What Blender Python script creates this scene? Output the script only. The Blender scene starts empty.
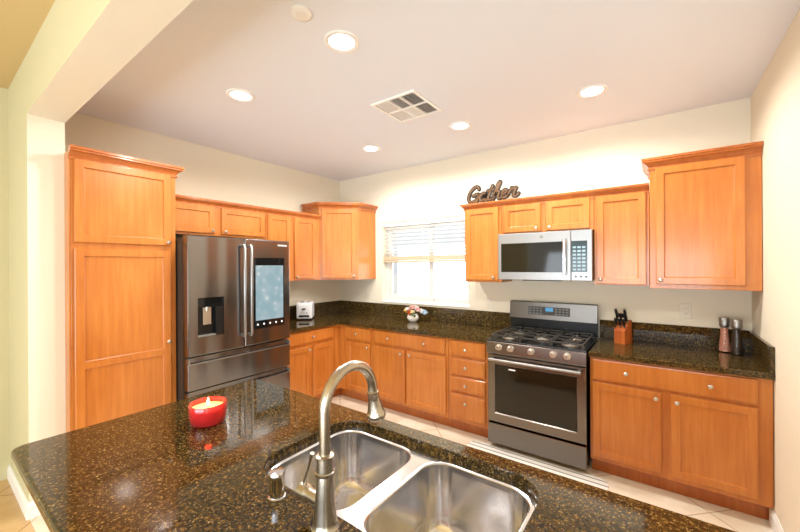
import bpy, bmesh, math, random
from mathutils import Vector, Matrix, noise
random.seed(7)
S = bpy.context.scene
COL = S.collection
PI = math.pi

# ------------------------------------------------------------------ camera
cam_d = bpy.data.cameras.new('camera')
cam_d.sensor_width = 36.0
cam_d.lens = 355.36 / 800 * 36
cam_d.clip_start = 0.02
cam = bpy.data.objects.new('camera', cam_d)
COL.objects.link(cam)
r_ = Vector((0.80815745, 0.58894114, -0.0054658))
u_ = Vector((0.00437381, 0.00327876, 0.99998506))
f_ = r_.cross(u_) * -1
m = Matrix((r_, u_, r_.cross(u_))).transposed().to_4x4()
m.translation = Vector((3.65428, -3.57392, 1.54864))
cam.matrix_world = m
S.camera = cam

# ------------------------------------------------------------------ light
S.view_settings.view_transform = 'Standard'
S.view_settings.look = 'None'
S.view_settings.gamma = 1
S.view_settings.use_curve_mapping = False
S.view_settings.exposure = -0.10

world = bpy.data.worlds.new('sky')
S.world = world
world.use_nodes = True
wn = world.node_tree.nodes
bg = wn['Background']
sky = wn.new('ShaderNodeTexSky')
sky.sky_type = 'HOSEK_WILKIE'
sky.turbidity = 3.0
sky.sun_direction = Vector((-0.3, -0.5, 0.8)).normalized()
mixw = wn.new('ShaderNodeMixRGB')
mixw.inputs[0].default_value = 0.65
mixw.inputs[2].default_value = (0.9, 0.95, 1.0, 1)
world.node_tree.links.new(sky.outputs[0], mixw.inputs[1])
world.node_tree.links.new(mixw.outputs[0], bg.inputs[0])
bg.inputs[1].default_value = 2.0

def area(name, loc, target, sx, sy, power, color=(1, 1, 1)):
    d = bpy.data.lights.new(name, 'AREA')
    d.shape = 'RECTANGLE'; d.size = sx; d.size_y = sy
    d.energy = power; d.color = color
    o = bpy.data.objects.new(name, d); COL.objects.link(o)
    o.location = loc
    o.rotation_euler = (Vector(target) - Vector(loc)).to_track_quat('-Z', 'Y').to_euler()
    return o
# added fill for unseen daylight behind the camera; rear lamp tilted to brighten ceiling
area('daylight_rear_fill', (3.2, -6.6, 1.05), (2.6, -1.5, 3.9), 4.0, 1.9, 235, (0.80, 0.91, 1.0))
area('daylight_side_fill', (6.35, -5.2, 1.4), (1.5, -2.4, 1.9), 2.0, 1.5, 45, (0.88, 0.95, 1.0))  # fill lamp added before a solid wall, no window there
area('daylight_kitchen_window', (1.40, 0.30, 1.45), (1.9, -3, 1.6), 1.1, 0.7, 9, (0.95, 0.98, 1.0))

# ------------------------------------------------------------------ materials
def srgb(r, g, b):
    f = lambda c: (c/255/12.92) if c/255 <= .04045 else ((c/255+.055)/1.055)**2.4
    return (f(r), f(g), f(b), 1)

def mat(name, col=(.8, .8, .8, 1), rough=.5, metal=0, spec=.5, emit=None, es=0, coat=0, trans=0, ior=1.45, alpha=1):
    M = bpy.data.materials.new(name); M.use_nodes = True
    b = M.node_tree.nodes['Principled BSDF']
    b.inputs['Base Color'].default_value = col
    b.inputs['Roughness'].default_value = rough
    b.inputs['Metallic'].default_value = metal
    b.inputs['Specular IOR Level'].default_value = spec
    b.inputs['Coat Weight'].default_value = coat
    b.inputs['Coat Roughness'].default_value = .12
    b.inputs['Transmission Weight'].default_value = trans
    b.inputs['IOR'].default_value = ior
    if emit:
        b.inputs['Emission Color'].default_value = emit
        b.inputs['Emission Strength'].default_value = es
    return M

def nodes(M):
    nt = M.node_tree
    return nt, nt.nodes['Principled BSDF'], (lambda t: nt.nodes.new(t)), nt.links.new

def coords(nt, new, link, scale=(1, 1, 1), rot=(0, 0, 0), kind='Object'):
    tc = new('ShaderNodeTexCoord'); mp = new('ShaderNodeMapping')
    link(tc.outputs[kind], mp.inputs[0])
    mp.inputs['Scale'].default_value = scale
    mp.inputs['Rotation'].default_value = rot
    return mp.outputs[0]

def ramp(new, stops, interp='LINEAR'):
    r = new('ShaderNodeValToRGB'); e = r.color_ramp.elements
    r.color_ramp.interpolation = interp
    while len(e) < len(stops): e.new(.5)
    for i, (p, c) in enumerate(stops):
        e[i].position = p; e[i].color = c
    return r

def wood(name, dark, mid, light, rough=.3):
    M = mat(name, mid, rough, coat=.35)
    nt, b, new, link = nodes(M)
    v = coords(nt, new, link, (22, 22, 1.6))
    n = new('ShaderNodeTexNoise'); n.inputs['Scale'].default_value = 1.6
    n.inputs['Detail'].default_value = 6; n.inputs['Roughness'].default_value = .6
    link(v, n.inputs['Vector'])
    v2 = coords(nt, new, link, (2.5, 2.5, 1.2))
    n2 = new('ShaderNodeTexNoise'); n2.inputs['Scale'].default_value = 1.5
    n2.inputs['Detail'].default_value = 3
    link(v2, n2.inputs['Vector'])
    mx = new('ShaderNodeMixRGB'); mx.inputs[0].default_value = .5
    link(n.outputs['Fac'], mx.inputs[1]); link(n2.outputs['Fac'], mx.inputs[2])
    r = ramp(new, [(.36, dark), (.5, mid), (.64, light)])
    link(mx.outputs[0], r.inputs[0]); link(r.outputs[0], b.inputs['Base Color'])
    return M

WOOD = wood('maple_cabinet', srgb(180, 103, 40), srgb(193, 116, 48), srgb(204, 130, 60))
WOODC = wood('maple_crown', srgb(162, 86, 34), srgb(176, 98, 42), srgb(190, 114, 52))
BLOCKW = wood('knife_block_wood', srgb(150, 70, 24), srgb(178, 88, 32), srgb(196, 106, 44), .55)
BLOCKW.node_tree.nodes['Principled BSDF'].inputs['Coat Weight'].default_value = 0

def plaster(name, col, bump=.06):
    M = mat(name, col, .75, spec=.25)
    nt, b, new, link = nodes(M)
    v = coords(nt, new, link)
    n = new('ShaderNodeTexNoise'); n.inputs['Scale'].default_value = 60; n.inputs['Detail'].default_value = 3
    link(v, n.inputs['Vector'])
    bp = new('ShaderNodeBump'); bp.inputs['Strength'].default_value = bump; bp.inputs['Distance'].default_value = .004
    link(n.outputs['Fac'], bp.inputs['Height']); link(bp.outputs[0], b.inputs['Normal'])
    return M
WALL = plaster('cream_wall', srgb(232, 223, 202))
CEIL = plaster('ceiling_paint', srgb(232, 236, 243))
WALLG = plaster('cast_tinted_wall', srgb(204, 196, 158))  # yellow-green cast of the light put into the wall colour
CEILG = plaster('cast_tinted_ceiling', srgb(204, 178, 128))  # golden cast of the light put into the ceiling colour
WHITE = mat('white_trim', srgb(244, 243, 238), .45)
VINYL = mat('window_vinyl', srgb(214, 210, 205), .4)  # greyed so the colour carries its backlit shade
BLIND = mat('blind_slat', srgb(238, 236, 230), .5)
BLINDR = mat('blind_bottom_stack', srgb(196, 178, 150), .5)
NICKEL = mat('satin_nickel', srgb(205, 200, 190), .28, 1)
CHROME = mat('chrome', srgb(225, 225, 228), .08, 1)
CAULK = mat('caulk', srgb(205, 195, 170), .5)

def granite(name):
    M = mat(name, rough=.06, spec=.5)
    nt, b, new, link = nodes(M)
    v = coords(nt, new, link)
    n = new('ShaderNodeTexNoise'); n.inputs['Scale'].default_value = 70; n.inputs['Detail'].default_value = 8
    n.inputs['Roughness'].default_value = .72; n.inputs['Distortion'].default_value = .3
    link(v, n.inputs['Vector'])
    base = ramp(new, [(.34, srgb(22, 18, 10)), (.48, srgb(52, 41, 20)), (.58, srgb(84, 64, 30)), (.68, srgb(146, 112, 54))])
    link(n.outputs['Fac'], base.inputs[0])
    n2 = new('ShaderNodeTexNoise'); n2.inputs['Scale'].default_value = 175; n2.inputs['Detail'].default_value = 3
    link(v, n2.inputs['Vector'])
    m2 = ramp(new, [(.59, (0, 0, 0, 1)), (.68, (.7, .7, .7, 1))]); link(n2.outputs['Fac'], m2.inputs[0])
    mx = new('ShaderNodeMixRGB'); link(m2.outputs[0], mx.inputs[0]); link(base.outputs[0], mx.inputs[1])
    mx.inputs[2].default_value = srgb(176, 146, 92)
    n3 = new('ShaderNodeTexNoise'); n3.inputs['Scale'].default_value = 130; n3.inputs['Detail'].default_value = 2
    link(v, n3.inputs['Vector'])
    m3 = ramp(new, [(.36, (.25, .25, .25, 1)), (.46, (1, 1, 1, 1))]); link(n3.outputs['Fac'], m3.inputs[0])
    m4 = new('ShaderNodeMixRGB'); m4.blend_type = 'MULTIPLY'; m4.inputs[0].default_value = .8
    link(mx.outputs[0], m4.inputs[1]); link(m3.outputs[0], m4.inputs[2])
    link(m4.outputs[0], b.inputs['Base Color'])
    return M
GRAN = granite('brown_granite')

def steel(name, col, rough, wav=0.0, wscale=(6, 6, .9)):
    M = mat(name, col, rough, 1)
    nt, b, new, link = nodes(M)
    v = coords(nt, new, link, (2, 2, 420))
    n = new('ShaderNodeTexNoise'); n.inputs['Scale'].default_value = 1; n.inputs['Detail'].default_value = 2
    link(v, n.inputs['Vector'])
    r = new('ShaderNodeMapRange'); r.inputs[3].default_value = rough - .02; r.inputs[4].default_value = rough + .03
    link(n.outputs['Fac'], r.inputs[0]); link(r.outputs[0], b.inputs['Roughness'])
    if wav:
        v2 = coords(nt, new, link, wscale)
        n2 = new('ShaderNodeTexNoise'); n2.inputs['Scale'].default_value = 1; n2.inputs['Detail'].default_value = 0
        link(v2, n2.inputs['Vector'])
        bp = new('ShaderNodeBump'); bp.inputs['Strength'].default_value = wav; bp.inputs['Distance'].default_value = .02
        link(n2.outputs['Fac'], bp.inputs['Height']); link(bp.outputs[0], b.inputs['Normal'])
    return M
FRIDGE = steel('dark_stainless', srgb(132, 130, 130), .2, .45, (8, 8, 1.3))
FRIDGED = mat('fridge_side_charcoal', srgb(70, 62, 54), .45, .3)
STEEL = steel('stainless', srgb(156, 154, 152), .36)
RANGE = mat('range_steel', srgb(122, 115, 109), .24, 1)
SINK = steel('sink_steel', srgb(222, 221, 222), .17)
FAUCET = mat('brushed_nickel', srgb(190, 182, 168), .27, 1)
BLACKG = mat('black_glass', srgb(18, 18, 18), .05, spec=.6)
OVENG = mat('oven_glass', srgb(34, 30, 20), .06, spec=.45)
BLACK = mat('black_enamel', srgb(20, 20, 20), .25)
IRON = mat('cast_iron', srgb(62, 58, 54), .32)
GRAY = mat('grey_plastic', srgb(120, 118, 112), .4)
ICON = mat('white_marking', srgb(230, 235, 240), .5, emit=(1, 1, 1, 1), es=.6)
DARKM = mat('dark_marking', srgb(60, 60, 62), .5)
DARKV = mat('vent_dark', srgb(34, 36, 36), .8)

def tile(name, c1, c2, grout, size=.46):
    M = mat(name, c1, .22, spec=.5)
    nt, b, new, link = nodes(M)
    v = coords(nt, new, link, (1, 1, 1), (0, 0, PI/4))
    br = new('ShaderNodeTexBrick'); br.offset = 0; br.squash = 1
    br.inputs['Scale'].default_value = 1; br.inputs['Brick Width'].default_value = size
    br.inputs['Row Height'].default_value = size; br.inputs['Mortar Size'].default_value = .004
    br.inputs['Mortar Smooth'].default_value = .1
    br.inputs['Color1'].default_value = c1; br.inputs['Color2'].default_value = c2
    br.inputs['Mortar'].default_value = grout
    link(v, br.inputs['Vector'])
    n = new('ShaderNodeTexNoise'); n.inputs['Scale'].default_value = 5; n.inputs['Detail'].default_value = 6
    link(v, n.inputs['Vector'])
    r = ramp(new, [(.35, (.86, .82, .76, 1)), (.65, (1, 1, 1, 1))]); link(n.outputs['Fac'], r.inputs[0])
    mx = new('ShaderNodeMixRGB'); mx.blend_type = 'MULTIPLY'; mx.inputs[0].default_value = 1
    link(br.outputs['Color'], mx.inputs[1]); link(r.outputs[0], mx.inputs[2])
    link(mx.outputs[0], b.inputs['Base Color'])
    return M
TILE = tile('travertine_tile', srgb(238, 226, 206), srgb(242, 231, 213), srgb(196, 176, 148))
TILEO = tile('warm_lit_tile', srgb(212, 176, 126), srgb(218, 184, 134), srgb(176, 138, 92))  # same tile, with warm reflected light put into its colour

# ------------------------------------------------------------------ mesh helpers
BACK = Matrix.Identity(4)                         # local x = world X, front faces -Y
LEFT = Matrix.Rotation(PI/2, 4, 'Z')              # local x = world Y, front faces +X

class B:
    def __init__(s, M=None):
        s.bm = bmesh.new(); s.M = M or Matrix.Identity(4)
    def v(s, p): return s.bm.verts.new(s.M @ Vector(p))
    def face(s, vs):
        try: return s.bm.faces.new(vs)
        except ValueError: return None
    def box(s, x0, x1, y0, y1, z0, z1, bev=0, seg=2):
        q = [s.v((x, y, z)) for x in (x0, x1) for y in (y0, y1) for z in (z0, z1)]
        fs = [s.face([q[i] for i in f]) for f in ((0, 1, 3, 2), (4, 6, 7, 5), (0, 4, 5, 1), (2, 3, 7, 6), (0, 2, 6, 4), (1, 5, 7, 3))]
        if bev:
            es = list({e for f in fs for e in f.edges})
            bmesh.ops.bevel(s.bm, geom=es, offset=bev, segments=seg, affect='EDGES', profile=.6)
        return s
    def prism(s, pts, z0, z1, bev=0, seg=2, which='both'):
        n = len(pts)
        lo = [s.v((p[0], p[1], z0)) for p in pts]; hi = [s.v((p[0], p[1], z1)) for p in pts]
        fl = s.face(lo[::-1]); fh = s.face(hi)
        for i in range(n): s.face([lo[i], lo[(i+1) % n], hi[(i+1) % n], hi[i]])
        if bev:
            es = list(fh.edges) + (list(fl.edges) if which == 'both' else [])
            bmesh.ops.bevel(s.bm, geom=es, offset=bev, segments=seg, affect='EDGES', profile=.5)
        return s
    def lathe(s, prof, c=(0, 0, 0), axis='z', n=24, sx=1, sy=1, cap=True, R=None):
        rings = []
        for r, h in prof:
            ring = []
            for i in range(n):
                a = 2*PI*i/n; x, y = r*math.cos(a)*sx, r*math.sin(a)*sy
                p = Vector((x, y, h)) if axis == 'z' else (Vector((x, -h, y)) if axis == 'y' else Vector((h, x, y)))
                if R: p = R @ p
                ring.append(s.v(p + Vector(c)))
            rings.append(ring)
        for a, b in zip(rings, rings[1:]):
            for i in range(n): s.face([a[i], a[(i+1) % n], b[(i+1) % n], b[i]])
        if cap: s.face(rings[0][::-1]); s.face(rings[-1])
        return s
    def tube(s, pts, rad, n=12, cap=True):
        pts = [Vector(p) for p in pts]; rings = []; up = None
        rs = rad if isinstance(rad, (list, tuple)) else [rad]*len(pts)
        for i, p in enumerate(pts):
            d = (pts[min(i+1, len(pts)-1)] - pts[max(i-1, 0)]).normalized()
            if up is None: up = Vector((0, 0, 1)) if abs(d.z) < .9 else Vector((1, 0, 0))
            sd = d.cross(up).normalized(); up = sd.cross(d).normalized()
            rings.append([s.v(p + (sd*math.cos(2*PI*k/n) + up*math.sin(2*PI*k/n))*rs[i]) for k in range(n)])
        for a, b in zip(rings, rings[1:]):
            for i in range(n): s.face([a[i], a[(i+1) % n], b[(i+1) % n], b[i]])
        if cap: s.face(rings[0][::-1]); s.face(rings[-1])
        return s
    def rings(s, rs, close=False):
        vs = [[s.v(p) for p in r] for r in rs]
        n = len(vs[0])
        for a, b in zip(vs, vs[1:]):
            for i in range(n): s.face([a[i], a[(i+1) % n], b[(i+1) % n], b[i]])
        return vs
    def sweep(s, path, prof, z):
        """path of 2D points, profile (offset to the right of travel, height); mitred."""
        P = [Vector((p[0], p[1])) for p in path]; rs = []
        for i, p in enumerate(P):
            ns = []
            if i > 0: d = (P[i]-P[i-1]).normalized(); ns.append(Vector((d.y, -d.x)))
            if i < len(P)-1: d = (P[i+1]-P[i]).normalized(); ns.append(Vector((d.y, -d.x)))
            nn = sum(ns, Vector((0, 0))).normalized(); k = 1/max(.3, nn.dot(ns[0]))
            rs.append([s.v((p.x+nn.x*o*k, p.y+nn.y*o*k, z+h)) for o, h in prof])
        m_ = len(prof)
        for a, b in zip(rs, rs[1:]):
            for j in range(m_): s.face([a[j], a[(j+1) % m_], b[(j+1) % m_], b[j]])
        s.face(rs[0]); s.face(rs[-1][::-1])
        return s

def wloc(o):
    v = Vector((0, 0, 0))
    while o is not None: v = v + o.location; o = o.parent
    return v

def obj(name, b, M, parent=None, smooth=None, origin=None):
    bm = b.bm if isinstance(b, B) else b
    bmesh.ops.recalc_face_normals(bm, faces=bm.faces)
    off = wloc(parent) if parent else Vector(origin or (0, 0, 0))
    bmesh.ops.translate(bm, verts=bm.verts, vec=-off)
    me = bpy.data.meshes.new(name); bm.to_mesh(me); bm.free()
    o = bpy.data.objects.new(name, me); COL.objects.link(o)
    if parent: o.parent = parent
    else: o.location = off
    for mm in (M if isinstance(M, (list, tuple)) else [M]): me.materials.append(mm)
    if smooth:
        me.polygons.foreach_set('use_smooth', [True]*len(me.polygons))
        me.set_sharp_from_angle(angle=math.radians(smooth))
        for p in me.polygons:
            if p.area > .0025 or (abs(p.normal.z) > .9999 and M in (GRAN, SINK)): p.use_smooth = False
    return o

def thing(name, loc, label, cat, group=None):
    o = bpy.data.objects.new(name, None); COL.objects.link(o)
    o.empty_display_size = .1; o.location = loc
    return tag(o, label, cat, group)
def tag(o, label, cat, group=None, kind=None):
    o['label'] = label; o['category'] = cat
    if group: o['group'] = group
    if kind: o['kind'] = kind
    return o
def struct(name, b, M, parent=None, **k):
    o = obj(name, b, M, parent, **k)
    if not parent: o['kind'] = 'structure'
    return o

def rrect(x0, x1, y0, y1, r, z, n=6):
    r = max(min(r, (x1-x0)/2-1e-4, (y1-y0)/2-1e-4), 1e-4); out = []
    for cx, cy, a0 in ((x1-r, y1-r, 0), (x0+r, y1-r, PI/2), (x0+r, y0+r, PI), (x1-r, y0+r, 3*PI/2)):
        for i in range(n+1):
            a = a0 + PI/2*i/n; out.append((cx+r*math.cos(a), cy+r*math.sin(a), z))
    return out

def text_mesh(s, size, depth, M, name, mt, parent, align='CENTER', shear=0):
    cu = bpy.data.curves.new(name, 'FONT'); cu.body = s; cu.size = size; cu.extrude = depth
    cu.align_x = align; cu.align_y = 'CENTER'; cu.shear = shear; cu.resolution_u = 3
    to = bpy.data.objects.new(name, cu); COL.objects.link(to)
    dg = bpy.context.evaluated_depsgraph_get()
    me = bpy.data.meshes.new_from_object(to.evaluated_get(dg)); bpy.data.objects.remove(to)
    bm = bmesh.new(); bm.from_mesh(me); bm.transform(M)
    return obj(name, bm, mt, parent)
def textM(base, p):     # text lying in local xz plane facing -y of base frame
    return base @ Matrix.Translation(p) @ Matrix.Rotation(PI/2, 4, 'X')

# ------------------------------------------------------------------ the room
W, ZC = 4.195, 2.754
YS0, YS1 = -3.154, -2.98        # divider wall / beam
struct('floor', B().box(-.25, W, YS0, .15, -.1, 0), TILE)
struct('floor', B().box(-3.2, 6.6, -6.95, YS0-.0005, -.1, 0), TILEO)
struct('ceiling', B().box(-.15, W+.15, YS1, .15, ZC, ZC+.236), CEIL)
struct('ceiling', B().box(-3.2, 6.6, -6.95, YS1-.0005, 2.87, 2.99), CEILG)
struct('wall_left', B().box(-.15, 0, YS1, .15, 0, ZC), WALL)
# back wall with the window opening
WX0, WX1, WZ0, WZ1 = .772, 1.985, 1.088, 2.10
b = B()
b.box(0, WX0, 0, .15, 0, ZC); b.box(WX1, W, 0, .15, 0, ZC)
b.box(WX0, WX1, 0, .15, 0, WZ0); b.box(WX0, WX1, 0, .15, WZ1, ZC)
struct('wall_back', b, WALL)
struct('wall_right', B().box(W, W+.15, YS0, .15, 0, ZC), WALL)
# divider: stub of wall beside the pantry and the dropped beam running over to the right wall
b = B(); b.box(-.223, .503, YS0, YS1-.0005, 0, 2.5); b.box(-.223, W+.15, YS0, YS1-.0005, 2.5, 2.8699)
fw_ = struct('wall_front', b, [WALL, WALLG])
for p in fw_.data.polygons:
    if p.normal.y < -.5: p.material_index = 1  # front faces take the wall tone with the light's cast
struct('wall_side', B().box(-.35, -.2235, -6.95, YS1, 0, 2.8699), WALLG)
struct('wall_family_room_right', B().box(6.45, 6.6, -6.95, YS0, 0, 2.8699), WALL)
struct('wall_family_room_return', B().box(W+.15, 6.45, YS0, YS0+.15, 0, 2.8699), WALL)
b = B()
b.box(-.22, .85, -6.95, -6.8, 0, 2.8699); b.box(5.15, 6.45, -6.95, -6.8, 0, 2.8699); b.box(.85, 5.15, -6.95, -6.8, 2.4, 2.8699)
struct('wall_family_room_far', b, WALL)
base_prof = [(0, 0), (.014, 0), (.014, .075), (.008, .09), (.004, .1), (0, .1)]
struct('baseboard_front', B().sweep([(-.2225, YS0), (.503, YS0), (.503, YS1-.01)], base_prof, .0008), WHITE)
struct('baseboard_right', B().sweep([(W, -.552), (W, YS0)], base_prof, .0008), WHITE)

# window, blind
wi = struct('window_1', B(), VINYL)
wi.name = 'window_1'
def frame_rect(b, x0, x1, z0, z1, t, y0, y1):
    b.box(x0, x1, y0, y1, z0, z0+t, .003); b.box(x0, x1, y0, y1, z1-t, z1, .003)
    b.box(x0, x0+t, y0, y1, z0+t, z1-t, .003); b.box(x1-t, x1, y0, y1, z0+t, z1-t, .003)
b = B(); frame_rect(b, WX0+.001, WX1-.001, WZ0+.001, WZ1-.001, .04, .075, .145)
struct('window_frame', b, VINYL, wi)
b = B(); frame_rect(b, WX0+.043, 1.475, WZ0+.043, WZ1-.043, .05, .082, .112)
struct('sash', b, VINYL, wi)
b = B(); frame_rect(b, 1.41, WX1-.043, WZ0+.043, WZ1-.043, .035, .113, .138)
struct('sash', b, VINYL, wi)
GLASS = mat('window_glass', (1, 1, 1, 1), 0, trans=1, ior=1.05)
struct('pane', B().box(WX0+.09, 1.43, .095, .099, WZ0+.09, WZ1-.09), GLASS, wi)
struct('pane', B().box(1.44, WX1-.075, .124, .128, WZ0+.075, WZ1-.075), GLASS, wi)
struct('window_sill', B().box(WX0-.0, WX1+.0, -.012, .074, WZ0+.0005, WZ0+.018, .004), WHITE, wi)

bl = thing('window_blind', (1.38, .04, WZ1), 'white slatted blind lowered halfway in the kitchen window', 'blind')
obj('headrail', B().box(WX0+.006, WX1-.006, .012, .068, WZ1-.05, WZ1-.002, .003), BLIND, bl)
b = B()
for k in range(8):
    z = 2.025 - k*.0455
    Mt = Matrix.Translation((0, .04, z)) @ Matrix.Rotation(math.radians(-14), 4, 'X')
    b.M = Mt; b.box(WX0+.01, WX1-.01, -.025, .025, -.0014, .0014)
obj('slat', b, BLIND, bl)
b = B()
b.box(WX0+.01, WX1-.01, .015, .065, 1.619, 1.672, .003)
b.box(WX0+.01, WX1-.01, .015, .065, 1.592, 1.6165, .003)
obj('bottom_rail', b, BLINDR, bl)
for x in (WX0+.12, 1.38, WX1-.12): obj('lift_cord', B().tube([(x, .009, 2.05), (x, .009, 1.60)], .0022, 5), BLIND, bl)

# outside: stucco neighbour wall seen washed out through the glass
nb = tag(obj('neighbour_wall', B().box(-16, 6, 3.2, 3.4, -.5, 1.35), mat('pale_stucco', srgb(240, 236, 228), .9)),
    'pale stucco garden wall outside behind the kitchen window', 'wall')
tag(obj('neighbour_house', B().box(-22, 6, 6.2, 9, -.5, 5.2), mat('light_siding', srgb(235, 235, 235), .9)),
    'whitish house side beyond the garden wall outside the window', 'house')
struct('ground', B().box(-22, 10, .16, 12, -.6, -.5), mat('outdoor_concrete', srgb(220, 215, 205), .9))

# ------------------------------------------------------------------ cabinets
CROWN_S = [(0, -.022), (.009, -.022), (.009, -.010), (.004, -.007), (.012, .004), (.022, .014), (.031, .019), (.031, .025), (.037, .028), (.037, .042), (-.01, .042), (-.01, -.022)]
CROWN_L = [(0, -.026), (.011, -.026), (.011, -.012), (.005, -.008), (.014, .006), (.028, .020), (.041, .027), (.041, .036), (.048, .040), (.048, .056), (-.01, .056), (-.01, -.026)]

def door_mesh(b, x0, x1, z0, z1, yf, th=.02, st=.048, rails=(), bev=.004):
    """shaker door with chamfered outer edge and a recessed panel; front at local y=yf-th"""
    f = yf - th
    def loop(x0, x1, z0, z1, y): return [(x0, y, z0), (x1, y, z0), (x1, y, z1), (x0, y, z1)]
    e = bev
    outer = b.rings([loop(x0, x1, z0, z1, yf), loop(x0, x1, z0, z1, f+e), loop(x0+e, x1-e, z0+e, z1-e, f)])
    b.face(outer[0][::-1])
    zs = [z0+e] + [v for r in rails for v in r] + [z1-e]
    # openings
    ops = []; lo = z0+st
    for r0, r1 in rails: ops.append((lo, r0)); lo = r1
    ops.append((lo, z1-st))
    holes = []
    for (a, c) in ops:
        i0, i1 = x0+st, x1-st
        h = b.rings([loop(i0, i1, a, c, f), loop(i0+.002, i1-.002, a+.002, c-.002, f+.008), loop(i0+.007, i1-.007, a+.007, c-.007, f+.011)])
        b.face(h[-1]); holes.append(h[0])
    edges = []
    def le(l):
        for i in range(len(l)):
            e_ = b.bm.edges.get((l[i], l[(i+1) % len(l)]))
            if e_ is None: e_ = b.bm.edges.new((l[i], l[(i+1) % len(l)]))
            edges.append(e_)
    le(outer[-1])
    for h in holes: le(h)
    bmesh.ops.triangle_fill(b.bm, edges=edges, use_beauty=True)

def drawer_mesh(b, x0, x1, z0, z1, yf, th=.02):
    f = yf-th
    def loop(i, y): return [(x0+i, y, z0+i), (x1-i, y, z0+i), (x1-i, y, z1-i), (x0+i, y, z1-i)]
    r = b.rings([loop(0, yf), loop(0, f+.007), loop(.004, f+.004), (loop(.010, f+.003)), loop(.013, f)])
    b.face(r[0][::-1]); b.face(r[-1])

KN = [(.0045, 0), (.0045, .010), (.006, .014), (.0125, .018), (.0145, .024), (.0125, .029), (.006, .0315), (.001, .032)]
def knob(M, x, z, yf, parent):
    return obj('knob', B(M).lathe(KN, (x, yf, z), 'y', 14), NICKEL, parent, 50)

def cabinet(name, label, M, x0, x1, z0, z1, depth, fronts, crown=None, toe=0, cat='cabinet', group=None, foot=None):
    c = M @ Vector(((x0+x1)/2, -depth/2, z0 if not toe else 0))
    t = thing(name, c, label, cat, group)
    g = .0008
    b = B(M)
    if foot: b.prism(foot, z0, z1)
    else: b.box(x0+g, x1-g, -depth, -.002, z0, z1, .0012, 1)
    obj('body', b, WOOD, t)
    if toe:
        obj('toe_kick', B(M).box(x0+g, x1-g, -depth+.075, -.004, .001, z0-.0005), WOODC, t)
    for f in fronts:
        kind, a0, a1, c0, c1 = f[:5]; ks = f[5] if len(f) > 5 else []
        b = B(M)
        if kind == 'door': door_mesh(b, a0, a1, c0, c1, -depth-.0006, rails=f[6] if len(f) > 6 else ())
        else: drawer_mesh(b, a0, a1, c0, c1, -depth-.0006)
        d = obj(kind, b, WOOD, t)
        for kx, kz in ks: knob(M, kx, kz, -depth-.0207, d)
    if crown:
        path, prof = crown
        obj('crown_molding', B(M).sweep(path, prof, z1), WOODC, t)
    return t

# --- pantry (left wall frame: local x = world Y)
pantry = cabinet('pantry_cabinet', 'tall maple pantry cabinet beside the white wall end, left of the fridge', LEFT, -2.976, -2.364, .115, 2.272, .61,
    [('door', -2.962, -2.404, 1.714, 2.252, [(-2.428, 1.738)]),
     ('door', -2.962, -2.404, .125, 1.674, [(-2.428, .985)], [(.887, .930)])],
    ([(-2.985, -.61), (-2.364, -.61), (-2.364, -.37)], CROWN_L), toe=1)
obj('filler_strip', B(LEFT).box(-2.985, -2.9765, -.6095, -.506, .115, 2.3), WOOD, pantry)
# --- over the fridge and beside it
cabinet('upper_cabinet', 'low two-door maple wall cabinet above the dark refrigerator', LEFT, -2.362, -1.397, 1.835, 2.122, .33,
    [('door', -2.345, -1.930, 1.855, 2.100, [(-1.957, 1.880)]), ('door', -1.868, -1.417, 1.855, 2.100, [(-1.838, 1.880)])],
    ([(-2.362, -.33), (-1.397, -.33)], CROWN_S))
cabinet('upper_cabinet', 'narrow two-door maple wall cabinet just right of the fridge', LEFT, -1.396, -.668, 1.388, 2.122, .33,
    [('door', -1.376, -1.100, 1.408, 2.100, []), ('door', -1.043, -.740, 1.408, 2.100, [(-1.018, 1.432)])],
    ([(-1.396, -.33), (-.668, -.33)], CROWN_S))
# --- corner cabinet
t = thing('corner_cabinet', (.2, -.2, 1.38), 'angled maple corner wall cabinet left of the window', 'cabinet')
fp = [(.002, -.002), (.002, -.660), (.320, -.660), (.658, -.335), (.658, -.002)]
obj('body', B().prism(fp, 1.383, 2.285), WOOD, t)
obj('crown_molding', B().sweep([(.04, -.660), (.320, -.660), (.658, -.335), (.658, -.003)], CROWN_L, 2.270), WOODC, t)
Ld = math.hypot(.338, .325); MD = Matrix.Translation((.320, -.660, 0)) @ Matrix.Rotation(math.atan2(.325, .338), 4, 'Z')
b = B(MD); door_mesh(b, .03, Ld-.03, 1.405, 2.245, -.0006)
d = obj('door', b, WOOD, t); knob(MD, Ld-.055, 1.433, -.0207, d)

# --- back wall uppers
cabinet('upper_cabinet', 'single-door maple wall cabinet between window and microwave', BACK, 2.080, 2.455, 1.388, 2.116, .305,
    [('door', 2.100, 2.432, 1.408, 2.098, [(2.386, 1.436)])],
    ([(2.080, -.003), (2.080, -.305), (2.455, -.305)], CROWN_S))
cabinet('upper_cabinet', 'short two-door maple wall cabinet directly above the microwave', BACK, 2.456, 3.228, 1.836, 2.116, .305,
    [('door', 2.484, 2.815, 1.850, 2.098, [(2.782, 1.878)]), ('door', 2.860, 3.198, 1.850, 2.098, [(2.893, 1.878)])],
    ([(2.456, -.305), (3.228, -.305)], CROWN_S))
cabinet('upper_cabinet', 'single-door maple wall cabinet just right of the microwave', BACK, 3.229, 3.598, 1.388, 2.116, .305,
    [('door', 3.248, 3.577, 1.396, 2.098, [(3.276, 1.432)])],
    ([(3.229, -.305), (3.598, -.305)], CROWN_S))
cabinet('upper_cabinet', 'large raised maple wall cabinet in the right corner above the mills', BACK, 3.600, W-.003, 1.374, 2.272, .355,
    [('door', 3.636, 4.112, 1.406, 2.256, [(3.664, 1.436)])],
    ([(3.600, -.003), (3.600, -.355), (W-.004, -.355)], CROWN_L))

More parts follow.
